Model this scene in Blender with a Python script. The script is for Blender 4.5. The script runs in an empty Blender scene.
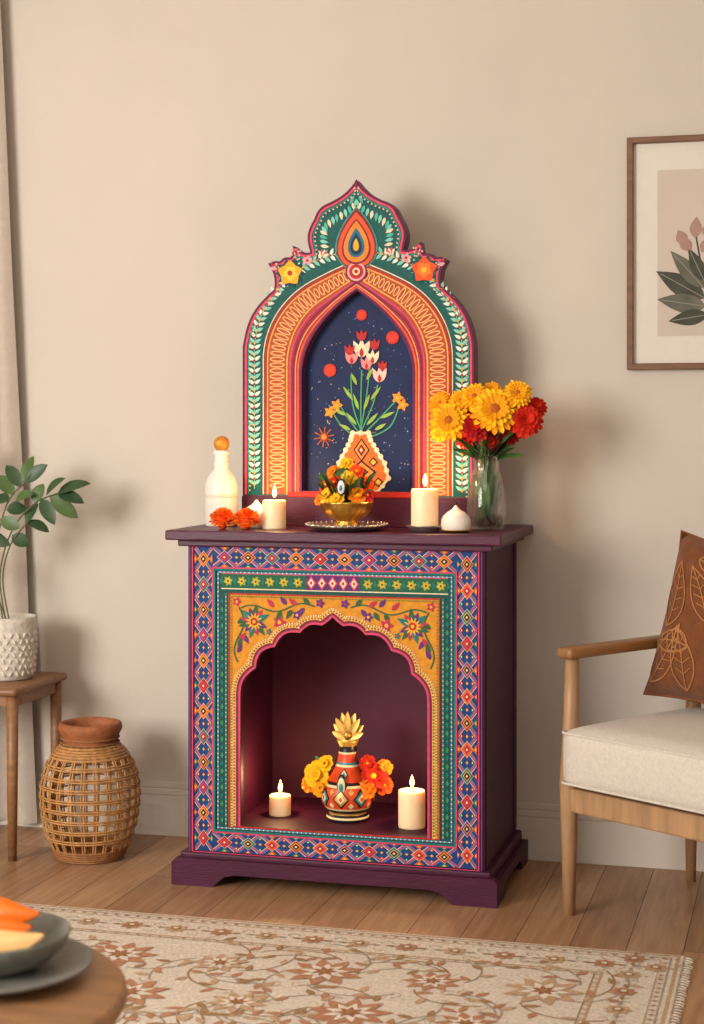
import bpy, bmesh, math, random
from mathutils import Vector, Matrix, geometry
random.seed(7)
R=random.random
sc=bpy.context.scene
try:
    sc.view_settings.view_transform='Standard'
    sc.view_settings.look='None'
except Exception as e: print(e)

# ------------------------------------------------------------ materials
def lin(h):
    h=h.lstrip('#'); o=[]
    for i in (0,2,4):
        c=int(h[i:i+2],16)/255
        o.append(c/12.92 if c<=.04045 else ((c+.055)/1.055)**2.4)
    return o
_m={}
def mat(name,h,rough=.6,metal=0,var=.1,scale=25,bump=0,bscale=None,trans=0,sss=0,emis=0,emcol=None,stretch=(1,1,1),sheen=0,spec=.5,rad=(.03,.015,.006)):
    if name in _m: return _m[name]
    m=bpy.data.materials.new(name); m.use_nodes=True
    nt=m.node_tree; b=nt.nodes['Principled BSDF']
    c=lin(h)
    tc=nt.nodes.new('ShaderNodeTexCoord'); mp=nt.nodes.new('ShaderNodeMapping')
    mp.inputs['Scale'].default_value=stretch
    nt.links.new(tc.outputs['Object'],mp.inputs[0])
    nz=nt.nodes.new('ShaderNodeTexNoise'); nz.inputs['Scale'].default_value=scale; nz.inputs['Detail'].default_value=4
    nt.links.new(mp.outputs[0],nz.inputs['Vector'])
    cr=nt.nodes.new('ShaderNodeValToRGB')
    cr.color_ramp.elements[0].position=.3; cr.color_ramp.elements[1].position=.7
    cr.color_ramp.elements[0].color=[x*(1-var) for x in c]+[1]
    cr.color_ramp.elements[1].color=[min(1,x*(1+var)) for x in c]+[1]
    nt.links.new(nz.outputs['Fac'],cr.inputs[0]); nt.links.new(cr.outputs[0],b.inputs['Base Color'])
    b.inputs['Roughness'].default_value=rough; b.inputs['Metallic'].default_value=metal
    b.inputs['Specular IOR Level'].default_value=spec
    if trans: b.inputs['Transmission Weight'].default_value=trans
    if sss:
        b.inputs['Subsurface Weight'].default_value=sss
        b.inputs['Subsurface Radius'].default_value=rad
        b.inputs['Subsurface Scale'].default_value=1
    if sheen: b.inputs['Sheen Weight'].default_value=sheen
    if emis:
        b.inputs['Emission Color'].default_value=lin(emcol or h)+[1]
        b.inputs['Emission Strength'].default_value=emis
    if bump:
        n2=nt.nodes.new('ShaderNodeTexNoise'); n2.inputs['Scale'].default_value=bscale or scale*3; n2.inputs['Detail'].default_value=5
        nt.links.new(mp.outputs[0],n2.inputs['Vector'])
        bp=nt.nodes.new('ShaderNodeBump'); bp.inputs['Strength'].default_value=bump; bp.inputs['Distance'].default_value=.004
        nt.links.new(n2.outputs['Fac'],bp.inputs['Height']); nt.links.new(bp.outputs[0],b.inputs['Normal'])
    _m[name]=m; return m
def paint(h): return mat('paint_'+h.strip('#'),h,.6,var=.14,scale=60,spec=.25)
def yarn(h): return mat('yarn_'+h.strip('#'),h,.95,var=.18,scale=120,bump=.3,bscale=300,spec=.1)

# ------------------------------------------------------------ mesh builder
class MB:
    def __init__(s): s.v=[];s.f=[];s.m=[];s.sm=[];s.mats=[]
    def mi(s,m):
        if m not in s.mats: s.mats.append(m)
        return s.mats.index(m)
    def add(s,vf,m,smooth=True,T=None):
        vs,fs=vf; o=len(s.v); i=s.mi(m)
        for p in vs:
            p=Vector(p)
            if T is not None: p=T@p
            s.v.append(p)
        for f in fs: s.f.append([o+k for k in f]); s.m.append(i); s.sm.append(smooth)
    def build(s,name,loc=(0,0,0),rotz=0,parent=None):
        me=bpy.data.meshes.new(name); me.from_pydata([tuple(p) for p in s.v],[],s.f)
        for m in s.mats: me.materials.append(m)
        me.polygons.foreach_set('material_index',s.m); me.polygons.foreach_set('use_smooth',s.sm)
        me.update()
        ob=bpy.data.objects.new(name,me); sc.collection.objects.link(ob)
        ob.location=loc; ob.rotation_euler=(0,0,rotz)
        if parent: ob.parent=parent
        return ob
def box(x0,x1,y0,y1,z0,z1,bev=0,seg=2):
    bm=bmesh.new(); bmesh.ops.create_cube(bm,size=1)
    for v in bm.verts: v.co=Vector(((x0+x1)/2+v.co.x*(x1-x0),(y0+y1)/2+v.co.y*(y1-y0),(z0+z1)/2+v.co.z*(z1-z0)))
    if bev: bmesh.ops.bevel(bm,geom=bm.edges[:],offset=bev,segments=seg,affect='EDGES',profile=.5)
    bm.verts.index_update()
    r=([v.co.copy() for v in bm.verts],[[v.index for v in f.verts] for f in bm.faces]); bm.free(); return r
def lathe(prof,n=32,c=(0,0,0),wob=0,k=0):
    vs=[];fs=[];rings=[]
    for r,z in prof:
        if abs(r)<1e-6: rings.append([len(vs)]); vs.append((c[0],c[1],c[2]+z))
        else:
            rg=[]
            for i in range(n):
                a=2*math.pi*i/n; rr=r*(1+wob*math.cos(k*a))
                rg.append(len(vs)); vs.append((c[0]+rr*math.cos(a),c[1]+rr*math.sin(a),c[2]+z))
            rings.append(rg)
    for A,B in zip(rings,rings[1:]):
        if len(A)==1 and len(B)==1: continue
        for i in range(n):
            j=(i+1)%n
            if len(A)==1: fs.append([A[0],B[j],B[i]])
            elif len(B)==1: fs.append([A[i],A[j],B[0]])
            else: fs.append([A[i],A[j],B[j],B[i]])
    return vs,fs
def ball(c,r,sx=1,sy=1,sz=1,n=14):
    p=[(0,-r)]+[(r*math.sin(math.pi*i/8),-r*math.cos(math.pi*i/8)) for i in range(1,8)]+[(0,r)]
    vs,fs=lathe(p,n)
    return [(c[0]+v[0]*sx,c[1]+v[1]*sy,c[2]+v[2]*sz) for v in vs],fs
def tube(path,rad,n=8,closed=False):
    path=[Vector(p) for p in path]; N=len(path)
    if not isinstance(rad,(list,tuple)): rad=[rad]*N
    vs=[];fs=[];prev=None
    for i,p in enumerate(path):
        if closed: t=path[(i+1)%N]-path[i-1]
        else: t=path[min(i+1,N-1)]-path[max(i-1,0)]
        t.normalize()
        if prev is None:
            a=Vector((0,0,1)) if abs(t.z)<.9 else Vector((1,0,0))
            prev=(a-t*a.dot(t)).normalized()
        else:
            prev=(prev-t*prev.dot(t))
            if prev.length<1e-6: prev=t.orthogonal()
            prev.normalize()
        b=t.cross(prev)
        for k in range(n):
            a=2*math.pi*k/n; vs.append(p+(prev*math.cos(a)+b*math.sin(a))*rad[i])
    for i in range(N if closed else N-1):
        j=(i+1)%N
        for k in range(n):
            l=(k+1)%n; fs.append([i*n+k,i*n+l,j*n+l,j*n+k])
    if not closed:
        fs.append(list(range(n))[::-1]); fs.append([(N-1)*n+k for k in range(n)])
    return vs,fs
def catmull(P,sub=6):
    P=[Vector(p) for p in P]; out=[]
    for i in range(len(P)-1):
        p0=P[max(i-1,0)];p1=P[i];p2=P[i+1];p3=P[min(i+2,len(P)-1)]
        for k in range(sub):
            t=k/sub
            out.append(.5*((2*p1)+(p2-p0)*t+(2*p0-5*p1+4*p2-p3)*t*t+(3*p1-p0-3*p2+p3)*t**3))
    out.append(P[-1]); return out
def frame(n):
    n=Vector(n).normalized(); return n.to_track_quat('Z','Y').to_matrix().to_4x4()
def flower(mb,c,nrm,r,pm,cm,rows=3,np=14,cr=.28,wid=1.0,t0=8,t1=55,pm2=None,dec=.42):
    T=Matrix.Translation(Vector(c))@frame(nrm)
    for k in range(rows):
        fr=k/max(1,rows-1) if rows>1 else 0
        rr=r*(1-dec*fr); tilt=math.radians(t0+(t1-t0)*fr); n_=max(6,int(np*(1-.25*fr)))
        for i in range(n_):
            a=2*math.pi*(i+.5*(k%2)+.25*(R()-.5))/n_
            w=math.pi*rr/n_*1.0*wid; L=rr*(.90+.16*R())
            vs=[];fs=[]
            ca,sa=math.cos(a),math.sin(a)
            for s,ww in ((.1,.35),(.4,.75),(.72,1.0),(.92,.75),(1,.12)):
                x=L*math.cos(tilt)*s; z=L*math.sin(tilt)*s-.10*L*s*s+.0028*k+.0009*(i%2)
                for q in (-1,0,1):
                    y=q*w*ww; zz=z-(1-abs(q))*w*.30
                    vs.append((x*ca-y*sa,x*sa+y*ca,zz))
            for s in range(4):
                for q in range(2): fs.append([s*3+q,s*3+q+1,s*3+q+4,s*3+q+3])
            mb.add((vs,fs),(pm2 if (pm2 and (k==rows-1 or (k==0 and i%2))) else pm),False,T)
    mb.add(ball((0,0,r*.10),r*cr,1,1,.55,10),cm,True,T)
def pompom(mb,c,nrm,r,pm,pm2):
    T=Matrix.Translation(Vector(c))@frame(nrm)
    for k in range(7):
        el=math.radians(-15+k*16); n=max(5,int(17*math.cos(el)))
        for i in range(n):
            a=2*math.pi*(i+R()*.5)/n
            d=Vector((math.cos(el)*math.cos(a),math.cos(el)*math.sin(a),math.sin(el)*.8))
            side=Vector((-math.sin(a),math.cos(a),0)); up=d.cross(side)
            w=r*.17; b=d*r*.35; e=d*r*(.90+.2*R())
            vs=[b-side*w*.5,b+side*w*.5,e+side*w+up*w*.4,e+up*w*.9*(R()-.2)+d*r*.06,e-side*w+up*w*.4]
            mb.add((vs,[[0,1,2,3,4]]),pm if R()<.7 else pm2,False,T)
    mb.add(ball((0,0,0),r*.6,1,1,.8,10),pm2,True,T)
def leaf(mb,base,tip,w,m,nrm=(0,-1,0.3),curl=.15):
    b=Vector(base);t=Vector(tip);d=t-b;L=d.length;d.normalize()
    n=Vector(nrm); n=(n-d*n.dot(d)).normalized(); s=d.cross(n)
    vs=[];fs=[];K=7
    for i in range(K+1):
        f=i/K; ww=w*.5*(math.sin(math.pi*min(1,f*.93+.05))**.75) if 0<i<K else .0008
        c=b+d*L*f-n*curl*L*f*f+n*curl*L*.5*f
        vs+= [c-s*ww+n*ww*.3,c,c+s*ww+n*ww*.3]
    for i in range(K):
        for q in range(2): fs.append([i*3+q,i*3+q+1,i*3+q+4,i*3+q+3])
    mb.add((vs,fs),m)

# ------------------------------------------------------------ 2D painting on real surfaces
class Painter:
    def __init__(s,mb,mp): s.mb=mb; s.mp=mp; s.c=0
    def lay(s,L): s.c+=1; return L+(s.c%61)*.01237
    def poly(s,pts,m,L=1):
        L=s.lay(L)
        s.mb.add(([s.mp(p[0],p[1],L) for p in pts],[list(range(len(pts)))]),m,False)
    def rect(s,x0,y0,x1,y1,m,L=1): s.poly([(x0,y0),(x1,y0),(x1,y1),(x0,y1)],m,L)
    def disc(s,x,y,r,m,L=2,n=12,sy=1): s.poly([(x+r*math.cos(2*math.pi*i/n),y+sy*r*math.sin(2*math.pi*i/n)) for i in range(n)],m,L)
    def dia(s,x,y,a,b,m,L=2): s.poly([(x-a,y),(x,y-b),(x+a,y),(x,y+b)],m,L)
    def stroke(s,pts,w,m,L=2,closed=False):
        L=s.lay(L)
        N=len(pts); P=[Vector((p[0],p[1])) for p in pts]; l=[];r=[]
        for i in range(N):
            if closed: a=P[i]-P[i-1]; b=P[(i+1)%N]-P[i]
            else: a=P[i]-P[max(i-1,0)]; b=P[min(i+1,N-1)]-P[i]
            if a.length<1e-7:a=b
            if b.length<1e-7:b=a
            a=a.normalized();b=b.normalized(); t=a+b
            if t.length<1e-4:t=a
            t.normalize(); n=Vector((-t.y,t.x)); k=1/max(.5,n.dot(Vector((-a.y,a.x))))
            l.append(P[i]+n*w*.5*k); r.append(P[i]-n*w*.5*k)
        vs=[s.mp(p.x,p.y,L) for p in l+r]; fs=[]
        for i in range(N if closed else N-1):
            j=(i+1)%N; fs.append([i,j,N+j,N+i])
        s.mb.add((vs,fs),m,False)
    def drop(s,x,y,ang,ln,w,m,L=2,sharp=1):
        pts=[];n=8
        for i in range(n+1):
            f=i/n; pts.append((ln*f,w*.5*math.sin(math.pi*f**.8)))
        for i in range(n-1,0,-1):
            f=i/n; pts.append((ln*f,-w*.5*math.sin(math.pi*f**.8)))
        c,q=math.cos(ang),math.sin(ang)
        s.poly([(x+a*c-b*q,y+a*q+b*c) for a,b in pts],m,L)
    def flo(s,x,y,r,m,cm,n=6,L=3,a0=0,w=.6):
        for i in range(n): s.drop(x,y,a0+2*math.pi*i/n,r,r*w,m,L)
        s.disc(x,y,r*.28,cm,L+1,8)
    def holed(s,outer,hole,m,L=1):
        tri=geometry.tessellate_polygon([[Vector((p[0],p[1],0)) for p in outer],[Vector((p[0],p[1],0)) for p in hole]])
        vs=[s.mp(p[0],p[1],L) for p in list(outer)+list(hole)]
        s.mb.add((vs,[list(t) for t in tri]),m,False)
def extr(mb,outer,holes,y0,y1,m,mside=None,axis='y'):
    loops=[outer]+holes
    tri=geometry.tessellate_polygon([[Vector((p[0],p[1],0)) for p in l] for l in loops])
    flat=[p for l in loops for p in l]
    f=(lambda p,y:(p[0],y,p[1])) if axis=='y' else (lambda p,y:(y,p[0],p[1]))
    for y in (y0,y1): mb.add(([f(p,y) for p in flat],[list(t) for t in tri]),m,False)
    for l in loops:
        N=len(l); mb.add(([f(p,y0) for p in l]+[f(p,y1) for p in l],[[i,(i+1)%N,N+(i+1)%N,N+i] for i in range(N)]),mside or m,False)
def lobe(p,q,sag,n=8):
    p=Vector(p);q=Vector(q);d=q-p;nn=Vector((-d.y,d.x)).normalized()
    return [tuple(p+d*(i/n)+nn*sag*math.sin(math.pi*i/n)) for i in range(n)]
def offset(pts,dist):
    N=len(pts);o=[]
    for i in range(N):
        a=Vector(pts[min(i+1,N-1)])-Vector(pts[max(i-1,0)])
        if a.length<1e-7: a=Vector((1,0))
        a.normalize(); o.append((pts[i][0]-a.y*dist,pts[i][1]+a.x*dist))
    return o
def resample(pts,step):
    out=[];P=[Vector((p[0],p[1])) for p in pts];acc=0
    for a,b in zip(P,P[1:]):
        L=(b-a).length
        if L<1e-8: continue
        t=(b-a)/L
        while acc<=L: out.append((a.x+t.x*acc,a.y+t.y*acc,math.atan2(t.y,t.x))); acc+=step
        acc-=L
    return out

# ------------------------------------------------------------ room shell
wallm=mat('wall_plaster','#CDC5BA',.9,var=.03,scale=2.0,bump=.12,bscale=90,spec=.2)
trimm=mat('trim_paint','#CFC6BA',.6,var=.02,scale=4)
def shell(name,vf,m):
    b=MB(); b.add(vf,m,False); return b.build(name)
shell('wall_back',box(-3.1,3.2,0,.1,-.02,2.85),wallm)
shell('wall_right',box(3.1,3.2,-6.5,0,-.02,2.85),wallm)
shell('ceiling',box(-3.1,3.2,-6.5,.1,2.8,2.9),mat('ceiling_paint','#E6E0D6',.9,var=.02,scale=3))
wl=MB()
extr(wl,[(-6.5,-.02),(0,-.02),(0,2.85),(-6.5,2.85)],[[(-6.2,.7),(-4.1,.7),(-4.1,2.65),(-6.2,2.65)]],-3.1,-3.0,wallm,axis='x'); wl.build('wall_left')
wn=MB()
fw=mat('window_frame_paint','#E8E2D6',.5,var=.02)
for a in ((-6.2,-6.14,.7,2.65),(-4.16,-4.1,.7,2.65),(-6.2,-4.1,.7,.76),(-6.2,-4.1,2.59,2.65),(-5.17,-5.13,.7,2.65),(-6.2,-4.1,1.65,1.69)):
    wn.add(box(-3.08,-3.03,a[0],a[1],a[2],a[3],.004),fw,False)
wn.build('window_1')
bb=MB()
for x0,x1 in ((-3.0,3.1),):
    bb.add(box(x0,x1,-.016,0,0,.125,.002),trimm,False)
    bb.add(box(x0,x1,-.012,0,.125,.145,.003),trimm,False)
    bb.add(box(x0,x1,-.007,0,.145,.165,.003),trimm,False)
bb.build('baseboard_back')
def floor():
    m=bpy.data.materials.new('oak_planks'); m.use_nodes=True; nt=m.node_tree; b=nt.nodes['Principled BSDF']
    at=nt.nodes.new('ShaderNodeAttribute'); at.attribute_name='pc'
    uv=nt.nodes.new('ShaderNodeTexCoord'); mp=nt.nodes.new('ShaderNodeMapping'); mp.inputs['Scale'].default_value=(3,40,1)
    nt.links.new(uv.outputs['UV'],mp.inputs[0])
    nz=nt.nodes.new('ShaderNodeTexNoise'); nz.inputs['Scale'].default_value=1.4; nz.inputs['Detail'].default_value=6; nz.inputs['Distortion'].default_value=.8
    nt.links.new(mp.outputs[0],nz.inputs['Vector'])
    ad=nt.nodes.new('ShaderNodeMath'); ad.operation='MULTIPLY_ADD'; ad.inputs[1].default_value=.32
    nt.links.new(at.outputs['Fac'],ad.inputs[0])
    mu=nt.nodes.new('ShaderNodeMath'); mu.operation='MULTIPLY'; mu.inputs[1].default_value=.8; nt.links.new(nz.outputs['Fac'],mu.inputs[0]); nt.links.new(mu.outputs[0],ad.inputs[2])
    cr=nt.nodes.new('ShaderNodeValToRGB'); e=cr.color_ramp.elements
    e[0].position=.2; e[0].color=lin('#7F5C41')+[1]; e[1].position=.85; e[1].color=lin('#BC9572')+[1]
    x=cr.color_ramp.elements.new(.5); x.color=lin('#9F7857')+[1]
    nt.links.new(ad.outputs[0],cr.inputs[0]); nt.links.new(cr.outputs[0],b.inputs['Base Color'])
    b.inputs['Roughness'].default_value=.4
    g=.0008; vs=[];fs=[];uvs=[];pc=[];W=.135;L=1.5
    n=int(6.3/W)+1
    for i in range(n):
        x0=-3.1+i*W; x1=min(3.2,x0+W); y=.05+R()*L
        while y>-6.5:
            ya=min(.05,y); yb=max(-6.5,y-L)
            if ya>yb:
                o=len(vs); r=R(); ro=R()*30
                for p in ((x0+g,yb+g),(x1-g,yb+g),(x1-g,ya-g),(x0+g,ya-g)):
                    vs.append((p[0],p[1],0)); uvs.append((p[1]+ro,p[0]-x0+ro*.37))
                fs.append([o,o+1,o+2,o+3]); pc.append(r)
            y-=L
    nb=len(vs); vs.extend([(-3.1,-6.5,-.002),(3.2,-6.5,-.002),(3.2,.05,-.002),(-3.1,.05,-.002),(-3.1,-6.5,-.1),(3.2,-6.5,-.1),(3.2,.05,-.1),(-3.1,.05,-.1)])
    for f in ([0,1,2,3],[7,6,5,4],[0,1,5,4],[2,3,7,6]): fs.append([nb+i for i in f]); uvs.extend([(0,0)]*4); pc.append(0)
    me=bpy.data.meshes.new('floor'); me.from_pydata(vs,[],fs); me.materials.append(m)
    me.materials.append(mat('floor_gap','#4A3322',.9))
    ul=me.uv_layers.new(name='UVMap')
    for i,u in enumerate(uvs): ul.data[i].uv=u
    ca=me.color_attributes.new('pc','FLOAT_COLOR','CORNER')
    for fi,p in enumerate(me.polygons):
        for li in p.loop_indices: ca.data[li].color=(pc[fi],)*3+(1,)
        if fi>=len(pc)-4: p.material_index=1
    ob=bpy.data.objects.new('floor',me); sc.collection.objects.link(ob)
floor()

# ------------------------------------------------------------ curtain
cur=MB(); cm=mat('linen_curtain','#BDB2A6',.95,var=.05,scale=40,bump=.2,bscale=400,spec=.1)
vs=[];fs=[];nx=90;nz=14
for j in range(nz+1):
    z=.02+2.6*j/nz
    for i in range(nx+1):
        f=i/nx; x=-1.95+(1.95-1.09-.125*(j/nz))*f
        vs.append((x,-.045+.020*math.sin(f*nx*.42+.3*math.sin(z*2))+.003*math.sin(z*5+f*9),z))
for j in range(nz):
    for i in range(nx): a=j*(nx+1)+i; fs.append([a,a+1,a+nx+2,a+nx+1])
cur.add((vs,fs),cm); 
rodm=mat('rod_metal','#6B5A48',.4,.8)
cur.add(tube([(-2.2,-.045,2.64),(-1.0,-.045,2.64)],.013,12),rodm)
cur.add(ball((-.99,-.045,2.64),.025),rodm)
cur.add(tube([(-1.06,-.045,2.64),(-1.06,0,2.64)],.008),rodm)
cur.build('curtain')

# ------------------------------------------------------------ altar cabinet
purple=mat('plum_painted_wood','#451331',.5,var=.16,scale=6,bump=.25,bscale=40,stretch=(1,1,6),spec=.3)
purpT=mat('plum_top_wood','#4C1836',.42,var=.18,scale=6,bump=.2,bscale=40,stretch=(1,6,6),spec=.4)
maroon=mat('niche_maroon','#430B2C',.6,var=.15,scale=8,spec=.3)
pink='#CC4468';red='#B32A26';orange='#DE6322';yel='#E8AE2C';cream='#E6D6B4';blue='#1C3C78';teal='#14736F';green='#1F5E42';lilac='#7A3A88';sky='#4C92C0';ochre='#D28C22';dk='#241428'
cab=bpy.data.objects.new('altar_cabinet',None); sc.collection.objects.link(cab)
body=MB()
body.add(box(-.415,-.385,-.48,-.012,.08,.945,.003),purple,False)
body.add(box(.385,.415,-.48,-.012,.08,.945,.003),purple,False)
body.add(box(-.385,.385,-.10,-.012,.08,.945),maroon,False)
body.add(box(-.385,.385,-.48,-.10,.08,.163),maroon,False)
body.add(box(-.385,.385,-.48,-.10,.86,.945),maroon,False)
body.add(box(-.385,-.30,-.479,-.10,.163,.86),maroon,False)
body.add(box(.30,.385,-.479,-.10,.163,.86),maroon,False)
for sx in (-1,1):
    for a in ((-.49,-.45,.09,.94),(-.05,-.012,.09,.94)):
        body.add(box(min(sx*.413,sx*.419),max(sx*.413,sx*.419),a[0],a[1],a[2],a[3],.002),purple,False)
half=lobe((0,.746),(.030,.722),-.002,4)+lobe((.030,.722),(.092,.700),.011)+lobe((.092,.700),(.163,.660),.017)+lobe((.163,.660),(.218,.600),.018)+lobe((.218,.600),(.262,.518),.015)+[(.262,.518),(.262,.40),(.262,.25),(.262,.165)]
archR=half; archL=[(-x,z) for x,z in half][::-1]
arch=archL[:-1]+archR
extr(body,[(-.415,.075),(.415,.075),(.415,.945),(-.415,.945)],[arch],-.50,-.479,purple,maroon)
body.build('cabinet_body',parent=cab)
top=MB()
top.add(box(-.467,.467,-.545,-.008,.948,.975,.004),purpT,False)
top.add(box(-.44,.44,-.518,-.010,.93,.948,.004),purpT,False)
top.build('cabinet_top',parent=cab)
pl=MB()
prof=[(-.4535,0),(-.335,0),(-.322,.012),(-.30,.03),(-.27,.036),(.27,.036),(.30,.03),(.322,.012),(.335,0),(.4535,0),(.4535,.062),(.44,.075),(-.44,.075),(-.4535,.062)]
extr(pl,prof,[],-.53,-.505,purple)
ps=[(-.505,0),(-.42,0),(-.40,.025),(-.38,.034),(-.16,.034),(-.14,.025),(-.12,0),(-.02,0),(-.02,.062),(-.505,.062)]
for x in ((-.4535,-.43),(.43,.4535)): extr(pl,ps,[],x[0],x[1],purple,axis='x')
pl.add(box(-.435,.435,-.515,-.014,.06,.088,.006),purple,False)
pl.add(box(-.42,.42,-.50,-.02,.036,.06),purple,False)
pl.build('cabinet_plinth',parent=cab)
pf=MB(); P=Painter(pf,lambda x,z,L:(x,-.5003-.0007*L,z))
def bandpat(P,x0,z0,x1,z1,hor,per,seed=0):
    P.rect(x0,z0,x1,z1,paint(blue),1)
    L=(x1-x0) if hor else (z1-z0); h=((z1-z0) if hor else (x1-x0))/2
    cx=(x0+x1)/2;cz=(z0+z1)/2
    f=(lambda s,t:(x0+s,cz+t)) if hor else (lambda s,t:(cx+t,z0+s))
    n=max(1,round(L/per)); p=L/n
    cols=[red,orange,lilac,red,teal,orange]
    def dm(s,t,a,b,m,l): P.poly([f(s-a,t),f(s,t-b),f(s+a,t),f(s,t+b)],m,l)
    for i in range(n):
        s=(i+.5)*p
        for sg in (-1,1):
            P.stroke([f(i*p,-sg*h*.96),f(i*p+p,sg*h*.96)],.0036,paint(pink),2)
            P.stroke([f(i*p,-sg*h*.80),f(i*p+p*.90,sg*h*.96)],.0015,paint(cream),3)
            P.stroke([f(i*p+p*.10,-sg*h*.96),f(i*p+p,sg*h*.80)],.0017,paint(sky),3)
        c=cols[(i+seed)%6]
        dm(s,0,p*.33,h*.66,paint(cream),4); dm(s,0,p*.305,h*.61,paint(c),5); dm(s,0,p*.20,h*.40,paint(yel if i%2 else pink),6); dm(s,0,p*.16,h*.32,paint(dk if i%2 else red),6.9);dm(s,0,p*.06,h*.12,paint(cream),7.8)
        for sg in (-1,1):
            cc=paint([teal,lilac,orange][(i+seed)%3])
            P.poly([f(s-p*.20,sg*h*.95),f(s+p*.20,sg*h*.95),f(s,sg*h*.60)],cc,4)
            P.poly([f(s-p*.09,sg*h*.95),f(s+p*.09,sg*h*.95),f(s,sg*h*.76)],paint(yel),5)
            if i:
                dm(i*p,sg*h*.55,p*.10,h*.18,paint(red if i%2 else teal),4); dm(i*p,sg*h*.55,p*.04,h*.07,paint(cream),5)
        if i: dm(i*p,0,p*.07,h*.13,paint(yel),4)
B0,B1=.342,.396; Z0,Z1=.092,.930; zt=.872; zb=.146
PER=.070
bandpat(P,-B1,Z0,-B0,Z1,False,PER); bandpat(P,B0,Z0,B1,Z1,False,PER,1)
bandpat(P,-B0,zt,B0,Z1,True,PER,2); bandpat(P,-B0,Z0,B0,zb,True,PER,3)
def ro(P,x,z0,z1,w,c,L=8.8): P.stroke([(-x,z0),(x,z0),(x,z1),(-x,z1)],w,paint(c),L,True)
ro(P,.4005,Z0-.004,Z1+.004,.004,pink); ro(P,.408,Z0-.010,Z1+.009,.003,lilac)
ro(P,.341,zb,zt,.004,pink)
ro(P,.336,zb+.005,zt-.005,.005,teal)
P.holed([(-.333,zb+.007),(.333,zb+.007),(.333,zt-.007),(-.333,zt-.007)],[(-.296,.162),(.296,.162),(.296,.803),(-.296,.803)],paint('#134C48'),1)
ro(P,.327,zb+.012,zt-.012,.0035,sky,3)
for q in resample([(-.327,zb+.012),(.327,zb+.012),(.327,zt-.012),(-.327,zt-.012),(-.327,zb+.012)],.012): P.disc(q[0],q[1],.0022,paint(cream),4,5)
P.rect(-.318,.815,.318,.856,paint(green),2)
P.stroke([(-.318,.815),(.318,.815)],.003,paint(cream),3); P.stroke([(-.318,.857),(.318,.857)],.003,paint(pink),3)
P.rect(-.075,.816,.075,.856,paint('#5B2B6B'),3)
for i in range(5):
    x=-.06+i*.03; P.dia(x,.836,.014,.019,paint(pink),4); P.dia(x,.836,.009,.013,paint(cream),5); P.dia(x,.836,.004,.006,paint(red),6)
for i in range(6):
    for sg in (-1,1):
        x=sg*(.098+i*.040)
        P.flo(x,.836,.0145,paint('#9FA83C'),paint(red),6,3,.2)
        P.disc(x,.836,.007,paint(yel),4.2,8); P.disc(x,.836,.0035,paint(green),5.2,6)
        P.drop(x+sg*.020,.826,math.pi/2,.022,.007,paint(teal),3)
for sg in (-1,1):
    for i in range(28):
        z=.18+i*.0222
        P.dia(sg*.3155,z,.0045,.0085,paint(teal if i%2 else '#3A8A5C'),3)
    P.stroke([(sg*.304,.165),(sg*.304,.803)],.004,paint('#2A8A78'),3)
    for i in range(52): P.disc(sg*.304,.17+i*.0122,.0018,paint(cream),4,5)
P.holed([(-.296,.162),(.296,.162),(.296,.803),(-.296,.803)],offset(arch,.001),paint(ochre),2)
ro(P,.2945,.1635,.8015,.004,red,4); 
P.stroke(offset(arch,.003),.006,paint(pink),5)
P.stroke(offset(arch,.0095),.006,paint('#7A2440'),5)
P.stroke(offset(arch,.017),.008,paint('#E0B860'),5)
for q in resample(offset(arch,.017),.0088): P.disc(q[0],q[1],.0030,paint('#A4521A'),6,6)
for q in resample(offset(arch,.024),.0074): P.disc(q[0],q[1],.0023,paint(cream),6,5)
for q in resample([(-.288,.17),(-.288,.795),(.288,.795),(.288,.17)],.0085): P.disc(q[0],q[1],.0026,paint('#6B8A3A'),6,5)
for sg in (-1,1):
    fx=lambda x:sg*x
    an=lambda a:a if sg>0 else math.pi-a
    G=paint('#2A5E3A');Pu=paint('#5E2C78');Pk=paint('#B92E4C')
    vine=[(fx(.05),.772)]+[(fx(.05+.21*t),.772+.010*math.sin(t*9)-.012*t) for t in [i/14 for i in range(15)]]
    P.stroke(vine,.004,G,4)
    v2=[(fx(.266-.014*math.sin(t*6)),.765-.15*t) for t in [i/12 for i in range(13)]]
    P.stroke(v2,.004,G,4)
    for i,(x,z,a,c) in enumerate([(.065,.775,.9,G),(.08,.768,-.9,Pu),(.10,.775,.6,Pk),(.115,.762,-1.0,G),(.13,.775,.9,Pu),(.145,.758,-1.1,G),(.165,.768,.8,Pk),(.27,.72,2.4,G),(.255,.69,-2.2,Pu),(.265,.672,2.2,Pk),(.268,.655,1.9,G),(.27,.64,2.0,Pu)]):
        P.drop(fx(x),z,an(a),.030,.013,c,5)
    for k,a in enumerate((-2.7,-2.25,-1.8,-1.3,-.8,-.3,.2,.7,1.2,1.7,2.2,2.7)):
        P.drop(fx(.222),.727,an(a),.048 if k%2 else .040,.016,[Pu,G,Pk,paint(teal)][k%4],5)
        P.drop(fx(.222),.727,an(a),.026,.006,paint(yel),6)
    P.disc(fx(.222),.727,.011,paint(red),7); P.disc(fx(.222),.727,.005,paint(yel),8)
    P.flo(fx(.150),.727,.020,Pk,paint(yel),5,5); P.flo(fx(.035),.782,.014,Pu,paint(red),5,5)
    P.flo(fx(.272),.780,.014,Pk,paint(yel),5,5); P.flo(fx(.100),.748,.014,Pu,paint(yel),5,5)
    P.flo(fx(.18),.70,.010,paint(teal),paint(red),5,5)
pf.build('painted_front',parent=cab)

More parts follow.
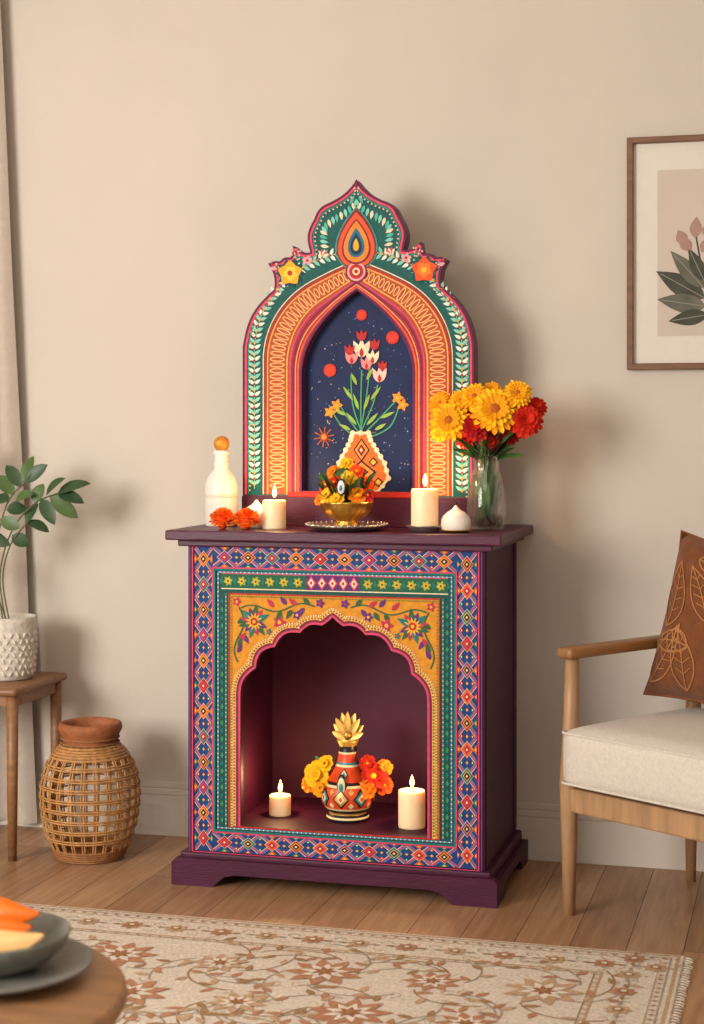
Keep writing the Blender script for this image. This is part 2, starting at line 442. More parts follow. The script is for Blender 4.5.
# ------------------------------------------------------------ arched panel
pan=bpy.data.objects.new('arched_altar_panel',None); sc.collection.objects.link(pan)
def rl(p,q,s,n=8): return lobe(p,q,-s,n)
ho=[(.341,.975),(.341,1.2),(.341,1.38)]+rl((.341,1.49),(.245,1.655),.022,10)+rl((.245,1.655),(.262,1.727),-.008,5)+rl((.262,1.727),(.228,1.735),.005,5)+rl((.228,1.735),(.196,1.745),.006,5)+rl((.196,1.745),(.187,1.778),-.002,4)+rl((.187,1.778),(.136,1.757),-.006,6)+rl((.136,1.757),(.126,1.852),.014,10)+rl((.126,1.852),(.076,1.900),.010,8)+rl((.076,1.900),(0,1.960),-.007,8)+[(0,1.960)]
outl=ho+[(-x,z) for x,z in ho[:-1]][::-1]
def ac(w,zs,zt,pk,z0=1.065,n=22,pw=.45):
    h=[]
    for i in range(n+1):
        a=math.pi/2*i/n; x=w*math.cos(a); z=zs+(zt-pk-zs)*math.sin(a)+pk*max(0,1-x/(pw*w))**1.6
        h.append((x,z))
    h=[(w,z0),(w,z0+(zs-z0)*.5)]+h
    return h+[(-x,z) for x,z in h[:-1]][::-1]
inner=ac(.163,1.405,1.648,.06,1.075,pw=.9)
ab=MB()
pe=mat('panel_edge_plum','#5A1F3E',.5,var=.15)
extr(ab,outl,[inner],-.25,-.205,pe)
extr(ab,ac(.19,1.42,1.672,.05,1.05,pw=.9),[],-.215,-.198,mat('panel_back_blue','#10214E',.6,var=.25,scale=15,spec=.25))
ab.add(box(-.341,.341,-.262,-.249,.975,1.06,.002),purple,False)
ab.add(box(-.20,.20,-.266,-.25,1.058,1.072,.003),paint(red),False)
ab.build('panel_board',parent=pan)
ap=MB(); Q=Painter(ap,lambda x,z,L:(x,-.2503-.0007*L,z))
r0=inner; r1=ac(.20,1.43,1.678,.035,1.065); r2=ac(.272,1.45,1.725,.025,1.065)
outl_in=[(x*.985 if abs(x)>.01 else x, z-(.004 if z>1.6 else 0)) for x,z in outl]
outl_in[0]=(.336,1.062); outl_in[-1]=(-.336,1.062)
Q.holed(outl_in,r2,paint('#125853'),1)
Q.holed(r2,r1,paint('#B4502C'),1)
Q.holed(r1,[(x,max(z,1.0651)) if z<1.08 else (x,z) for x,z in r0],paint('#A8323C'),1)
for k,(f,c,w) in enumerate([(.08,'#5A1E4A',.006),(.30,'#E0563C',.005),(.50,'#F0A060',.003),(.70,'#7A2245',.005),(.92,pink,.005)]):
    cv=ac(.163+(.037)*f,1.405+.025*f,1.648+.03*f,.06-.025*f,1.068,pw=.9-.45*f); Q.stroke(cv,w,paint(c),3)
Q.stroke(r2,.005,paint(red),4); Q.stroke(ac(.265,1.45,1.718,.025,1.065),.004,paint('#EBA858'),4)
Q.stroke(ac(.278,1.452,1.732,.025,1.065),.003,paint(cream),4)
Q.stroke(ac(.207,1.432,1.685,.033,1.065),.004,paint('#EBA858'),4)
mid=ac(.236,1.44,1.702,.03,1.075)
for q in resample(mid,.0165):
    a=q[2]; n=(-math.sin(a),math.cos(a)); t=(math.cos(a),math.sin(a))
    ln=.021 if abs(q[0])>.12 else .014
    pts=[]
    for i in range(14):
        b=2*math.pi*i/14; uu=.0058*math.cos(b); vv=ln*math.sin(b)
        pts.append((q[0]+t[0]*uu+n[0]*vv,q[1]+t[1]*uu+n[1]*vv))
    Q.stroke(pts,.0034,paint('#EDB070'),4,True)
tm=ac(.305,1.478,1.757,.0,1.08)
for i,q in enumerate(resample(tm,.017)):
    a=q[2]
    if abs(q[0])<.05: continue
    sgn=1 if q[0]>0 else -1
    base=a if sgn>0 else a+math.pi
    for s in (-1,1):
        Q.drop(q[0],q[1],base+s*.95,.023,.010,paint('#DCE6D8' if i%2 else '#7FC4B4'),4)
    Q.disc(q[0],q[1],.004,paint(red if i%2 else yel),5,6)
Q.stroke(tm,.0022,paint('#7FC9B8'),3)
oi=[(x,z) for x,z in outl]; oi=oi[1:-1]; oi=[(.341,1.064)]+oi+[(-.341,1.064)]
Q.stroke(offset(oi,.004),.007,paint('#5E1A42'),5)
Q.stroke(offset(oi,.0105),.006,paint('#D64A5E'),5)
Q.stroke(offset(oi,.0175),.003,paint('#2C9A8C'),4)
for q in resample(offset(oi,.0225),.0125): Q.disc(q[0],q[1],.0028,paint('#E8B8A8'),5,6)
crow=rl((.118,1.775),(.074,1.872),.022,10)+rl((.074,1.872),(0,1.925),-.005,8)+[(0,1.925)]
for i,q in enumerate(resample(offset(crow,.012),.014)):
    for sg in (-1,1): Q.drop(sg*q[0],q[1],(q[2]+1.9) if sg>0 else math.pi-(q[2]+1.9),.026,.010,paint([cream,'#7FC9B8','#4BB0A0'][i%3]),4)
def dropf(x,z,w,h,m,L):
    pts=[]
    for i in range(25):
        b=2*math.pi*i/24; r=.5*w*math.sin(b)*(math.sin(b/2)**.9); pts.append((x+r,z+h*.5*math.cos(b)))
    Q.poly(pts[:-1],m,L)
dropf(0,1.795,.160,.180,paint('#2C9A8C'),5); dropf(0,1.794,.150,.172,paint('#7A2233'),6); dropf(0,1.790,.138,.158,paint('#E0552E'),7)
dropf(0,1.785,.108,.130,paint('#7A2233'),7.8); dropf(0,1.785,.095,.118,paint('#F0862E'),8.6); dropf(0,1.782,.062,.084,paint('#1C6E86'),9.5); dropf(0,1.778,.044,.062,paint('#123456'),10.4); dropf(0,1.776,.022,.036,paint(yel),11.3)
Q.disc(0,1.700,.032,paint('#7A2233'),6,20);Q.disc(0,1.700,.027,paint('#E8A0A8'),7,20); Q.disc(0,1.700,.021,paint(red),8,18); Q.disc(0,1.700,.011,paint(cream),9,12); Q.disc(0,1.700,.006,paint(red),10,10)
for sg,c1,c2 in ((-1,'#F0A81E','#F5C640'),(1,'#E8501A','#F07828')):
    for k in range(10): Q.drop(sg*.197,1.70,k*math.pi/5,.044,.022,paint('#0E4448'),6)
    for k in range(5): Q.drop(sg*.197,1.70,k*math.pi/2.5+.3,.038,.036,paint(c1),7)
    for k in range(5): Q.drop(sg*.197,1.70,k*math.pi/2.5+.9,.024,.022,paint(c2),8)
    Q.disc(sg*.197,1.70,.008,paint(red if sg<0 else yel),9,8)
    Q.drop(sg*.240,1.712,.3 if sg>0 else 2.84,.018,.01,paint('#E8A0A8'),7)
    Q.flo(sg*.145,1.735,.016,paint('#E8A0A8'),paint(red),5,6)
    for k in range(5): Q.drop(sg*.10,1.745,(1.0+k*.45) if sg>0 else math.pi-(1.0+k*.45),.022,.009,paint([cream,pink][k%2]),5)
ap.build('panel_painting',parent=pan)
bp=MB(); S=Painter(bp,lambda x,z,L:(x,-.2155-.0006*L,z))
def px(u,v): return ((u-359)*.00294,1.25-(v-430)*.00286)
for i in range(190):
    x=(R()-.5)*.31; z=1.09+R()*.5
    if z>1.42 and abs(x)>.15-(z-1.42)*.6: continue
    S.disc(x,z,.0010+R()*.0013,paint(['#7F98C8','#C8BC8A','#4E68A0'][i%3]),1,5)
G=paint('#3E9A6A');G2=paint('#8CB04A')
def st(pts,w,m,L=2): S.stroke([tuple(p) for p in catmull([px(*p)+(0,) for p in pts],5)],w,m,L)
for pts in ([(361,440),(360,410),(361,370)],[(360,430),(352,405),(350,375)],[(361,430),(372,405),(377,385)],[(360,435),(345,415),(336,400)],[(362,435),(382,415),(396,400)],[(361,425),(366,395),(370,360)],[(359,440),(340,425),(328,405)],[(362,440),(388,428),(398,408)]):
    st(pts,.004,G)
for (u,v,a,l) in [(352,400,2.2,.05),(370,400,.9,.05),(356,385,2.0,.04),(366,380,1.1,.04),(345,415,2.7,.04),(380,418,.4,.045),(358,410,1.9,.05),(363,410,1.2,.05),(350,430,2.7,.04),(374,430,.5,.04),(356,425,2.3,.05),(366,425,.8,.05)]:
    x,z=px(u,v); S.drop(x,z,a,l,.010,G2,3)
for (u,v,c,s) in [(361,352,cream,1.3),(351,360,'#E58A8A',1.0),(372,360,cream,1.0),(379,378,'#E9C0B8',1.1),(349,352,red,.8),(374,347,red,.8),(361,338,red,.8),(382,368,red,.7),(366,366,'#E58A8A',.9)]:
    x,z=px(u,v)
    for a in (1.1,1.57,2.04): S.drop(x,z-.012*s,a,.042*s,.016*s,paint(c),5)
    S.drop(x,z-.012*s,1.57,.022*s,.010*s,paint(red),6)
for (u,v) in [(336,405),(397,398),(329,412),(402,405)]:
    x,z=px(u,v); S.flo(x,z,.019,paint('#E8902A'),paint(yel),5,5)
for (u,v,r) in [(361,315,.016),(329,370,.019),(392,338,.019)]:
    x,z=px(u,v); S.disc(x,z,r,paint('#C8301E'),5,14)
    for k in range(8): S.drop(x,z,k*math.pi/4,r*.9,r*.5,paint('#D8402A'),6)
x,z=px(323,437)
for k in range(10): S.stroke([(x,z),(x+.030*math.cos(k*math.pi/5+.2),z+.030*math.sin(k*math.pi/5+.2))],.003,paint('#B0582A'),4)
S.disc(x,z,.014,paint('#8A3A20'),5); S.disc(x,z,.008,paint('#D88030'),6)
vp=[(352,433),(350,440),(345,450),(338,463),(336,478),(345,493),(376,493),(388,478),(384,463),(376,450),(370,440),(368,433)]
S.poly([px(*p) for p in vp],paint('#DE6B26'),4)
S.stroke([px(*p) for p in vp],.007,paint(cream),6,True)
for k in range(len(vp)):
    a=vp[k];b=vp[(k+1)%len(vp)]
    for f in (.0,.5):
        x,z=px(a[0]+(b[0]-a[0])*f,a[1]+(b[1]-a[1])*f); S.disc(x,z,.008,paint(cream),5,8)
for (u,v,a,b) in ((361,450,.024,.034),(361,472,.044,.034)):
    x,z=px(u,v); S.dia(x,z,a,b,paint(dk),7);S.dia(x,z,a*.82,b*.82,paint('#F08A3A'),8);S.dia(x,z,a*.5,b*.5,paint(dk),9);S.dia(x,z,a*.36,b*.36,paint(red),10);S.dia(x,z,a*.16,b*.2,paint(cream),11)
for (u,v) in ((345,482),(378,482),(350,462),(373,462)):
    x,z=px(u,v); S.dia(x,z,.014,.014,paint(dk),8.5);S.dia(x,z,.009,.009,paint(yel),9.5)
bp.build('blue_field_painting',parent=pan)

# ------------------------------------------------------------ candles
def waxmat():
    m=bpy.data.materials.new('candle_wax'); m.use_nodes=True; nt=m.node_tree; b=nt.nodes['Principled BSDF']
    b.inputs['Base Color'].default_value=lin('#F2DDBA')+[1]; b.inputs['Roughness'].default_value=.4
    b.inputs['Subsurface Weight'].default_value=.6; b.inputs['Subsurface Radius'].default_value=(.03,.016,.006); b.inputs['Subsurface Scale'].default_value=1
    nz=nt.nodes.new('ShaderNodeTexNoise'); nz.inputs['Scale'].default_value=30
    bp=nt.nodes.new('ShaderNodeBump'); bp.inputs['Strength'].default_value=.05; nt.links.new(nz.outputs['Fac'],bp.inputs['Height']); nt.links.new(bp.outputs[0],b.inputs['Normal'])
    b.inputs['Emission Color'].default_value=lin('#FFB060')+[1]; b.inputs['Emission Strength'].default_value=.24  # warm emission stands in for flame light glowing through the wax
    return m
wax=waxmat()
waxw=mat('white_wax','#EFE7DA',.5,var=.03,scale=10,sss=.3)
wick=mat('wick','#2A1A10',.9)
flame=mat('flame','#FFC060',.5,emis=14,emcol='#FFC060',var=0)
silver=mat('aged_silver','#B8AFA4',.3,.85,var=.15,scale=40)
brass=mat('brass','#C79A4A',.3,.9,var=.15,scale=30)
def candle(x,y,z,r,h,power=.7,lit=True):
    b=MB()
    b.add(lathe([(0,0),(r*.97,0),(r,.004),(r,h-.006),(r*.97,h-.001),(r*.88,h),(r*.8,h-.004),(r*.3,h-.006),(0,h-.006)],32),wax)
    b.add(tube([(0,0,h-.007),(.001,0,h+.004),(.002,0,h+.012)],.0013,6),wick)
    if lit:
        b.add(lathe([(0,0),(.0035,.004),(.0064,.012),(.0056,.020),(.0028,.028),(0,.036)],12,(.001,0,h+.006)),flame)
    o=b.build('pillar_candle',(x,y,z))
    if lit:
        l=bpy.data.lights.new('candle_glow','POINT'); l.energy=power; l.color=(1,.60,.26); l.shadow_soft_size=.012
        lo=bpy.data.objects.new('candle_glow',l); sc.collection.objects.link(lo); lo.parent=o; lo.location=(0,0,h+.055)
    return o
candle(-.198,-.40,.975,.033,.080,1.5)
candle(.237,-.425,.985,.037,.106,1.7)
candle(-.203,-.33,.163,.031,.056,1.4)
candle(.190,-.378,.163,.037,.101,1.4)
def plate(name,x,y,z,r,h,m):
    b=MB(); b.add(lathe([(0,0),(r*.7,0),(r*.75,h*.3),(r*.97,h*.75),(r,h*.9),(r*.985,h),(r*.93,h*.85),(r*.72,h*.55),(0,h*.55)],48),m)
    return b.build(name,(x,y,z))
plate('candle_plate',.237,-.425,.975,.052,.018,silver)
plate('candle_plate',.325,-.435,.975,.045,.008,brass)
def knob(x,y,z,s=1):
    b=MB(); b.add(lathe([(0,0),(.034*s,0),(.0385*s,.004*s),(.040*s,.018*s),(.039*s,.030*s),(.034*s,.040*s),(.024*s,.049*s),(.012*s,.056*s),(.006*s,.062*s),(.003*s,.067*s),(0,.068*s)],28),waxw)
    b.add(tube([(0,0,.064*s),(.001,0,.078*s)],.0016,6),wick)
    b.build('domed_candle',(x,y,z))
knob(.325,-.435,.9802,1.0); knob(-.268,-.345,.975,1.15)
bt=MB(); cer=mat('white_ceramic','#EDE6DB',.35,var=.05,scale=12,bump=.1)
bt.add(lathe([(0,0),(.043,0),(.047,.004),(.047,.10),(.0455,.122),(.038,.142),(.026,.156),(.0205,.165),(.0205,.172),(.0235,.177),(.0205,.182),(.019,.20),(.0235,.207),(.024,.214),(.02,.217),(0,.217)],36),cer)
bt.add(lathe([(.0475,.0),(.0482,.002),(.0482,.008),(.0475,.01)],36,(0,0,.082)),mat('cream_band','#D9CDB8',.6))
po=mat('petal_orange','#EE8216',.7,spec=.2);pam=mat('petal_amber','#F2A01E',.7,spec=.2)
stp=mat('amber_stopper','#D9912C',.45,.25,var=.2,scale=60,bump=.4,bscale=150)
bt.add(lathe([(0,.214),(.014,.216),(.016,.220),(.0205,.226),(.0225,.236),(.0205,.246),(.014,.254),(.005,.258),(0,.2585)],24,wob=.05,k=10),stp)
bt.build('ceramic_bottle',(-.385,-.31,.975))
pr=mat('petal_vermilion','#F0501A',.7,var=.15,scale=80,spec=.2);pr2=mat('petal_red','#CF2A16',.7,var=.15,scale=80,spec=.2)
py=mat('petal_yellow','#FFC21C',.7,var=.08,scale=80,spec=.2);py2=mat('petal_gold','#F2A012',.7,var=.1,scale=80,spec=.2)
pd=mat('petal_crimson','#A8181E',.7,var=.15,scale=80,spec=.2)
dkc=mat('flower_center','#B05C14',.9,var=.3,scale=200)
pmg=mat('petal_marigold','#FF7A1A',.7,spec=.2)
for x,y in ((-.330,-.455),(-.262,-.45)):
    b=MB(); pompom(b,(0,0,.026),(.1,-.4,1),.036,pmg,mat('petal_marigold_deep','#F25A14',.7,spec=.2)); b.add(ball((0,0,.012),.014),pr); b.build('marigold_blossom',(x,y,.976))
tr=MB(); tr.add(lathe([(0,0),(.075,0),(.085,.004),(.105,.010),(.112,.014),(.112,.018),(.106,.017),(.09,.012),(0,.012)],56),silver)
for i in range(40):
    a=2*math.pi*i/40; tr.add(ball((.111*math.cos(a),.111*math.sin(a),.017),.0045,n=6),silver)
tr.build('round_tray',(.018,-.425,.975))
bo=MB(); bo.add(lathe([(0,0),(.034,0),(.036,.006),(.028,.012),(.030,.016),(.052,.026),(.066,.042),(.072,.062),(.074,.067),(.068,.067),(.055,.05),(0,.04)],48,wob=.03,k=16),brass)
gl=mat('leaf_green','#4A7A30',.6,var=.2,scale=40); gld=mat('leaf_deep','#2E5224',.6,var=.2,scale=40)
fl=[((-.048,-.03,.085),.027,py,dkc),((.040,-.035,.086),.027,po,py),((-.012,-.058,.076),.023,py,dkc),((-.060,.0,.110),.025,pr,py),((.052,.01,.115),.024,pr,dkc),((-.025,-.035,.120),.021,pr2,py2),((.014,-.03,.134),.023,py,dkc),((-.038,.0,.148),.023,po,dkc),((.032,-.015,.150),.022,pr,py),((0,.0,.170),.022,py,dkc),((.064,-.02,.085),.021,pd,py2),((-.070,-.02,.075),.021,po,dkc)]
for c,r,m,m2 in fl: flower(bo,c,(c[0]*6,-.9,.5),r,m,m2,2,9,wid=.9,t0=0,t1=30,cr=.24)
for i in range(22):
    a=2*math.pi*i/22; leaf(bo,(.03*math.cos(a),.03*math.sin(a),.065),(.08*math.cos(a),.07*math.sin(a),.085+.07*R()),.024,gl if i%2 else gld,(0,-.5,1))
bo.add(ball((0,.01,.11),.05,1,.7,1.1),gld)
gem_w=mat('gem_white','#E9EEF0',.3); gem_b=mat('gem_blue','#2E86B0',.25)
bo.add(ball((.004,-.068,.108),.015,.8,.5,1.6,12),mat('gem_dark','#2C2230',.4)); bo.add(ball((.004,-.072,.108),.012,.8,.45,1.6,12),gem_w); bo.add(ball((.004,-.077,.106),.006,.8,.4,1.4,10),gem_b)
bo.build('brass_flower_bowl',(.018,-.425,.9875))

# ------------------------------------------------------------ glass vase bouquet
gv=MB()
g=bpy.data.materials.new('clear_glass'); g.use_nodes=True; nt=g.node_tree
pb=nt.nodes['Principled BSDF']; pb.inputs['Base Color'].default_value=(.9,.95,.93,1); pb.inputs['Roughness'].default_value=.03; pb.inputs['Transmission Weight'].default_value=1; pb.inputs['IOR'].default_value=1.45
tp=nt.nodes.new('ShaderNodeBsdfTransparent'); mx=nt.nodes.new('ShaderNodeMixShader'); mx.inputs[0].default_value=.45
nt.links.new(pb.outputs[0],mx.inputs[1]); nt.links.new(tp.outputs[0],mx.inputs[2]); nt.links.new(mx.outputs[0],nt.nodes['Material Output'].inputs[0])
gv.add(lathe([(0,0),(.040,0),(.050,.01),(.054,.05),(.052,.10),(.042,.145),(.034,.175),(.037,.20),(.043,.208),(.040,.208),(.031,.176),(.039,.145),(.048,.10),(.050,.05),(.046,.014),(0,.010)],40),g)
stem=mat('stem_green','#4F7038',.6,var=.2); stemd=mat('stem_dark','#2F4A26',.6)
fls=[(454,421,21,'y'),(500,410,24,'y'),(478,397,15,'y'),(521,394,15,'y'),(440,403,13,'y2'),(462,401,13,'y'),(530,421,17,'c'),(481,427,15,'c'),(471,411,12,'c'),(510,432,13,'c'),(536,407,11,'c'),(492,391,11,'y2'),(466,438,11,'c'),(517,410,12,'c'),(441,432,11,'y'),(492,442,12,'c')]
for i,(u,v,r,c) in enumerate(fls):
    x=(u-487)*.00278; z=1.25-(v-430)*.00274-.975; y=(-.060 if r>=15 else .0)+(R()-.5)*.04
    rr=r*.00290
    p={'y':py,'y2':py2,'c':pd if i%2 else pr2}[c]
    nrm=(x*2.0+.15,-1,.25+(z-.27)*2.5)
    if c=='c': flower(gv,(x,y,z),nrm,rr,p,py2,4,15,cr=.16,wid=.85,t0=0,t1=50,pm2=pr2)
    else: flower(gv,(x,y,z),nrm,rr,p,dkc,3,20,cr=.24,wid=.80,t0=2,t1=26,pm2=py2,dec=.36)
    nn=Vector(nrm).normalized()
    b0=Vector(((R()-.5)*.05,(R()-.5)*.05,.02)); nk=Vector(((R()-.5)*.035,(R()-.5)*.035,.185))
    gv.add(tube(catmull([b0,nk,Vector((x,y,z))-nn*rr*.25],7),.0024,6),stem if i%2 else stemd)
for i in range(26):
    a=R()*6.28; rr=.05+.07*R(); leaf(gv,(.015*math.cos(a),.015*math.sin(a),.19),(rr*math.cos(a),rr*math.sin(a)*.7,.21+.10*R()),.026,gl if i%2 else stemd,(0,-.5,1))
for i in range(12):
    a=R()*6.28; leaf(gv,(.01*math.cos(a),.01*math.sin(a),.03+.05*R()),(.036*math.cos(a),.036*math.sin(a),.12+.04*R()),.016,stemd if i%2 else stem,(0,-1,.2))
gv.build('flower_vase',(.388,-.325,.975))

# ------------------------------------------------------------ decorated vase in niche
dv=MB(); blk=mat('lacquer_black','#1E1518',.35); orr=mat('lacquer_orange','#DC4A20',.4,var=.12); crm=mat('lacquer_cream','#E9D8A8',.4); gold=mat('gold_leaf','#DDAE55',.4,.55,var=.2,scale=30); tl=mat('lacquer_teal','#2B8C96',.35)
pr_=catmull([(.056,0,0),(.060,.012,0),(.052,.022,0),(.066,.040,0),(.075,.062,0),(.073,.085,0),(.060,.110,0),(.042,.135,0),(.030,.160,0),(.026,.185,0),(.024,.205,0),(.031,.220,0),(.029,.226,0)],5)
def zr(z):
    for a,b in zip(pr_,pr_[1:]):
        if a.y<=z<=b.y: return a.x+(b.x-a.x)*(z-a.y)/max(1e-6,b.y-a.y)
    return pr_[-1].x
bands=[(0,.008,blk),(.008,.014,crm),(.014,.020,blk),(.020,.026,gold),(.026,.034,blk),(.034,.040,crm),(.040,.098,orr),(.098,.104,crm),(.104,.112,blk),(.112,.150,orr),(.150,.156,crm),(.156,.162,tl),(.162,.185,orr),(.185,.190,crm),(.190,.206,blk),(.206,.226,gold)]
for a,b,m in bands:
    dv.add(lathe([(zr(a+(b-a)*i/4),a+(b-a)*i/4) for i in range(5)],40),m)
dv.add(lathe([(0,0),(.05,0)],40),blk); dv.add(lathe([(.029,.226),(.024,.222),(0,.20)],40),gold)
for i in range(8):
    a=2*math.pi*i/8-math.pi/2
    def on(aa,z,off): r=zr(z)+off; return Vector((r*math.cos(aa),r*math.sin(aa),z))
    def dmd(aa,z,w,h,m,off):
        n=6;vs=[];fs=[]
        for k in range(n+1):
            f=k/n; zz=z-h+2*h*f; ww=w*(1-abs(2*f-1))+.0002
            for q in (-1,-.5,0,.5,1): vs.append(on(aa+q*ww/zr(zz),zz,off))
        for k in range(n):
            for q in range(4): o=k*5+q; fs.append([o,o+1,o+6,o+5])
        dv.add((vs,fs),m)
    dmd(a,.069,.024,.027,blk,.0008); dmd(a,.069,.019,.021,tl if i%2 else gold,.0014); dmd(a,.069,.011,.013,crm,.002); dmd(a,.069,.005,.007,orr,.0026)
    dmd(a+.39,.088,.008,.009,gold,.001); dmd(a+.39,.050,.008,.009,crm,.001)
    if i%2==0: dmd(a,.131,.013,.018,blk,.0008); dmd(a,.131,.009,.013,crm,.0014); dmd(a,.131,.005,.007,tl,.002)
dv.add(ball((0,-.064,.105),.018,.8,.4,1.8,14),blk); dv.add(ball((0,-.067,.105),.014,.8,.4,1.8,14),crm); dv.add(ball((0,-.070,.102),.009,.8,.4,1.6,12),tl)
for k in range(9):
    a=math.pi*(.06+.88*k/8); L=.050+.018*math.sin(a)
    leaf(dv,(0,-.002+.004*(k%2),.226),(L*math.cos(a)*.85,-.004+.01*(k%2),.232+L*math.sin(a)),.022,gold,(0,-1,.1),.05)
dv.add(ball((0,-.006,.236),.012),gold)
sf=[((-.085,-.03,.125),.042,py,py2),((-.066,-.045,.092),.028,py2,dkc),((-.110,-.01,.095),.028,po,py),((-.058,-.03,.158),.026,py,dkc),((.082,-.03,.130),.040,pr2,py),((.106,-.01,.103),.028,pr,py),((.066,-.045,.096),.027,po,dkc),((.062,-.02,.162),.025,pr2,py2),((.108,-.01,.152),.024,po,dkc)]
for c,r,m,m2 in sf:
    flower(dv,c,(c[0]*3,-1,.35),r,m,m2,2,7,wid=.85,t0=0,t1=28,cr=.22)
    dv.add(tube(catmull([(c[0]*.3,0,.10),(c[0]*.7,.005,c[2]-.02),(c[0],c[1]+.006,c[2])],4),.002,6),stem)
for i in range(12):
    s=-1 if i%2 else 1; leaf(dv,(s*.05,0,.09+.02*R()),(s*(.09+.03*R()),-.01+.03*R(),.065+.11*R()),.026,gl if i%3 else gld,(0,-1,.3))
dv.build('painted_ceremonial_vase',(-.003,-.335,.1635))

# ------------------------------------------------------------ rattan basket
rb=MB(); cane=mat('rattan_cane','#B8864E',.6,var=.25,scale=60); caned=mat('rattan_dark','#94633A',.65,var=.25,scale=60); terr=mat('woven_rim','#9A5C36',.7,var=.2,scale=50,bump=.5,bscale=200)
bpz=catmull([(.092,0,0),(.108,.03,0),(.130,.09,0),(.142,.16,0),(.141,.22,0),(.126,.275,0),(.102,.312,0),(.082,.334,0),(.080,.352,0),(.090,.372,0)],6)
def br(z):
    for a,b in zip(bpz,bpz[1:]):
        if a.y<=z<=b.y: return a.x+(b.x-a.x)*(z-a.y)/max(1e-6,b.y-a.y)
    return bpz[-1].x
N=24
for i in range(N):
    for dd in (-.03,.03):
        a=2*math.pi*i/N+dd
        rb.add(tube([(br(z)*math.cos(a),br(z)*math.sin(a),z) for z in [.004+.33*k/18 for k in range(19)]],.0028,5),cane)
def ring(z,r,t,m,n=48,nn=6): rb.add(tube([(r*math.cos(2*math.pi*i/n),r*math.sin(2*math.pi*i/n),z) for i in range(n)],t,nn,True),m)
for z in [.005,.012,.019,.026,.033]: ring(z,br(z),.004,caned)
for z in [.064,.094,.124,.154,.184,.214,.244,.274]:
    ring(z,br(z)+.003,.0028,cane); ring(z+.007,br(z+.007)+.003,.0026,cane)
for z in [.300,.308,.315,.322,.329]: ring(z,br(z)+.001,.0042,cane)
rb.add(lathe([(.082,.326),(.079,.335),(.080,.350),(.088,.366),(.094,.380),(.091,.394),(.080,.397),(.074,.388),(.072,.35),(.075,.326)],40),terr)
for z in (.338,.352): ring(z,br(z)+.004,.003,caned)
rb.add(lathe([(0,.004),(.086,.004),(.086,.010),(0,.010)],40),caned)
rb.build('rattan_basket',(-.791,-.313,.0))

# ------------------------------------------------------------ stool + plant
wood=mat('oak_stool','#8A6240',.45,var=.22,scale=8,bump=.1,stretch=(1,8,8))
sd=MB()
sd.add(box(-1.37,-.965,-.445,-.085,.480,.503,.010,3),wood)
for x,y in ((-.992,-.410),(-.990,-.120),(-1.335,-.410),(-1.335,-.120)):
    sd.add(tube([(x,y,0),(x,y,.25),(x,y,.482)],[.013,.016,.018],12),wood)
sd.add(box(-1.335,-.988,-.418,-.402,.445,.482,.003),wood,False);sd.add(box(-1.335,-.988,-.128,-.112,.445,.482,.003),wood,False)
sd.add(box(-1.0,-.984,-.41,-.12,.445,.482,.003),wood,False);sd.add(box(-1.344,-1.326,-.41,-.12,.445,.482,.003),wood,False)
sd.build('side_table')
pp=MB(); stone=mat('speckled_stoneware','#D3CCC0',.85,var=.18,scale=70,bump=.5,bscale=60)
pp.add(lathe([(0,0),(.070,0),(.080,.006),(.086,.05),(.089,.12),(.091,.173),(.092,.187),(.084,.188),(.080,.168),(0,.16)],40),stone)
for row in range(7):
    z=.022+row*.019; rr_=.082+.0085*min(1,z/.12)
    for i in range(26):
        a=2*math.pi*(i+.5*(row%2))/26
        T=Matrix.Translation((rr_*math.cos(a),rr_*math.sin(a),z))@Matrix.Rotation(a,4,'Z')@Matrix.Rotation(.5 if (i+row)%2 else -.5,4,'X')
        pp.add(ball((0,0,0),.0085,.4,.55,1.0,8),stone,True,T)
pp.add(lathe([(0,.165),(.081,.165)],30),mat('soil','#3A2A1E',.95,var=.4,scale=80))
lg=mat('foliage','#2F4C2C',.45,var=.25,scale=30); lg2=mat('foliage_light','#4C6838',.45,var=.2,scale=30)
def q3(u,v,dy=0): return Vector(((u-8)*.0031,dy,1.25-(v-430)/332-.503))
for pts in ([(8,625),(1,575),(14,530),(38,503),(62,493)],[(5,625),(-4,560),(8,505),(28,482)],[(10,625),(-15,560),(-30,500),(-45,470)],[(3,625),(-25,570),(-55,540)],[(12,625),(4,580),(12,545),(30,522)]):
    pp.add(tube(catmull([q3(*p) for p in pts],6),.0026,6),mat('plant_stem','#5A5A3C',.6))
LL=[((28,482),(31,455)),((28,482),(50,464)),((24,487),(6,464)),((16,495),(-6,474)),((62,493),(93,480)),((62,493),(90,500)),((54,495),(80,517)),((45,499),(62,522)),((50,495),(70,476)),((18,500),(38,492)),((30,522),(50,530)),((30,522),(36,502)),((22,528),(2,518)),((12,545),(-10,532)),((12,500),(-8,500)),((38,503),(44,483)),((8,510),(26,508)),((14,535),(30,545)),((-30,500),(-10,488)),((-45,470),(-50,440)),((-45,470),(-22,450)),((-35,490),(-60,500)),((-55,540),(-80,530)),((-40,555),(-55,575)),((-25,570),(-5,565))]
for i,(a,b) in enumerate(LL):
    d=(R()-.5)*.05; leaf(pp,q3(*a),q3(*b,dy=d),.040+.008*R(),lg if i%3 else lg2,((R()-.5)*1.4,-1,.1+R()*1.1),.25)
pp.build('potted_plant',(-1.091,-.25,.503))

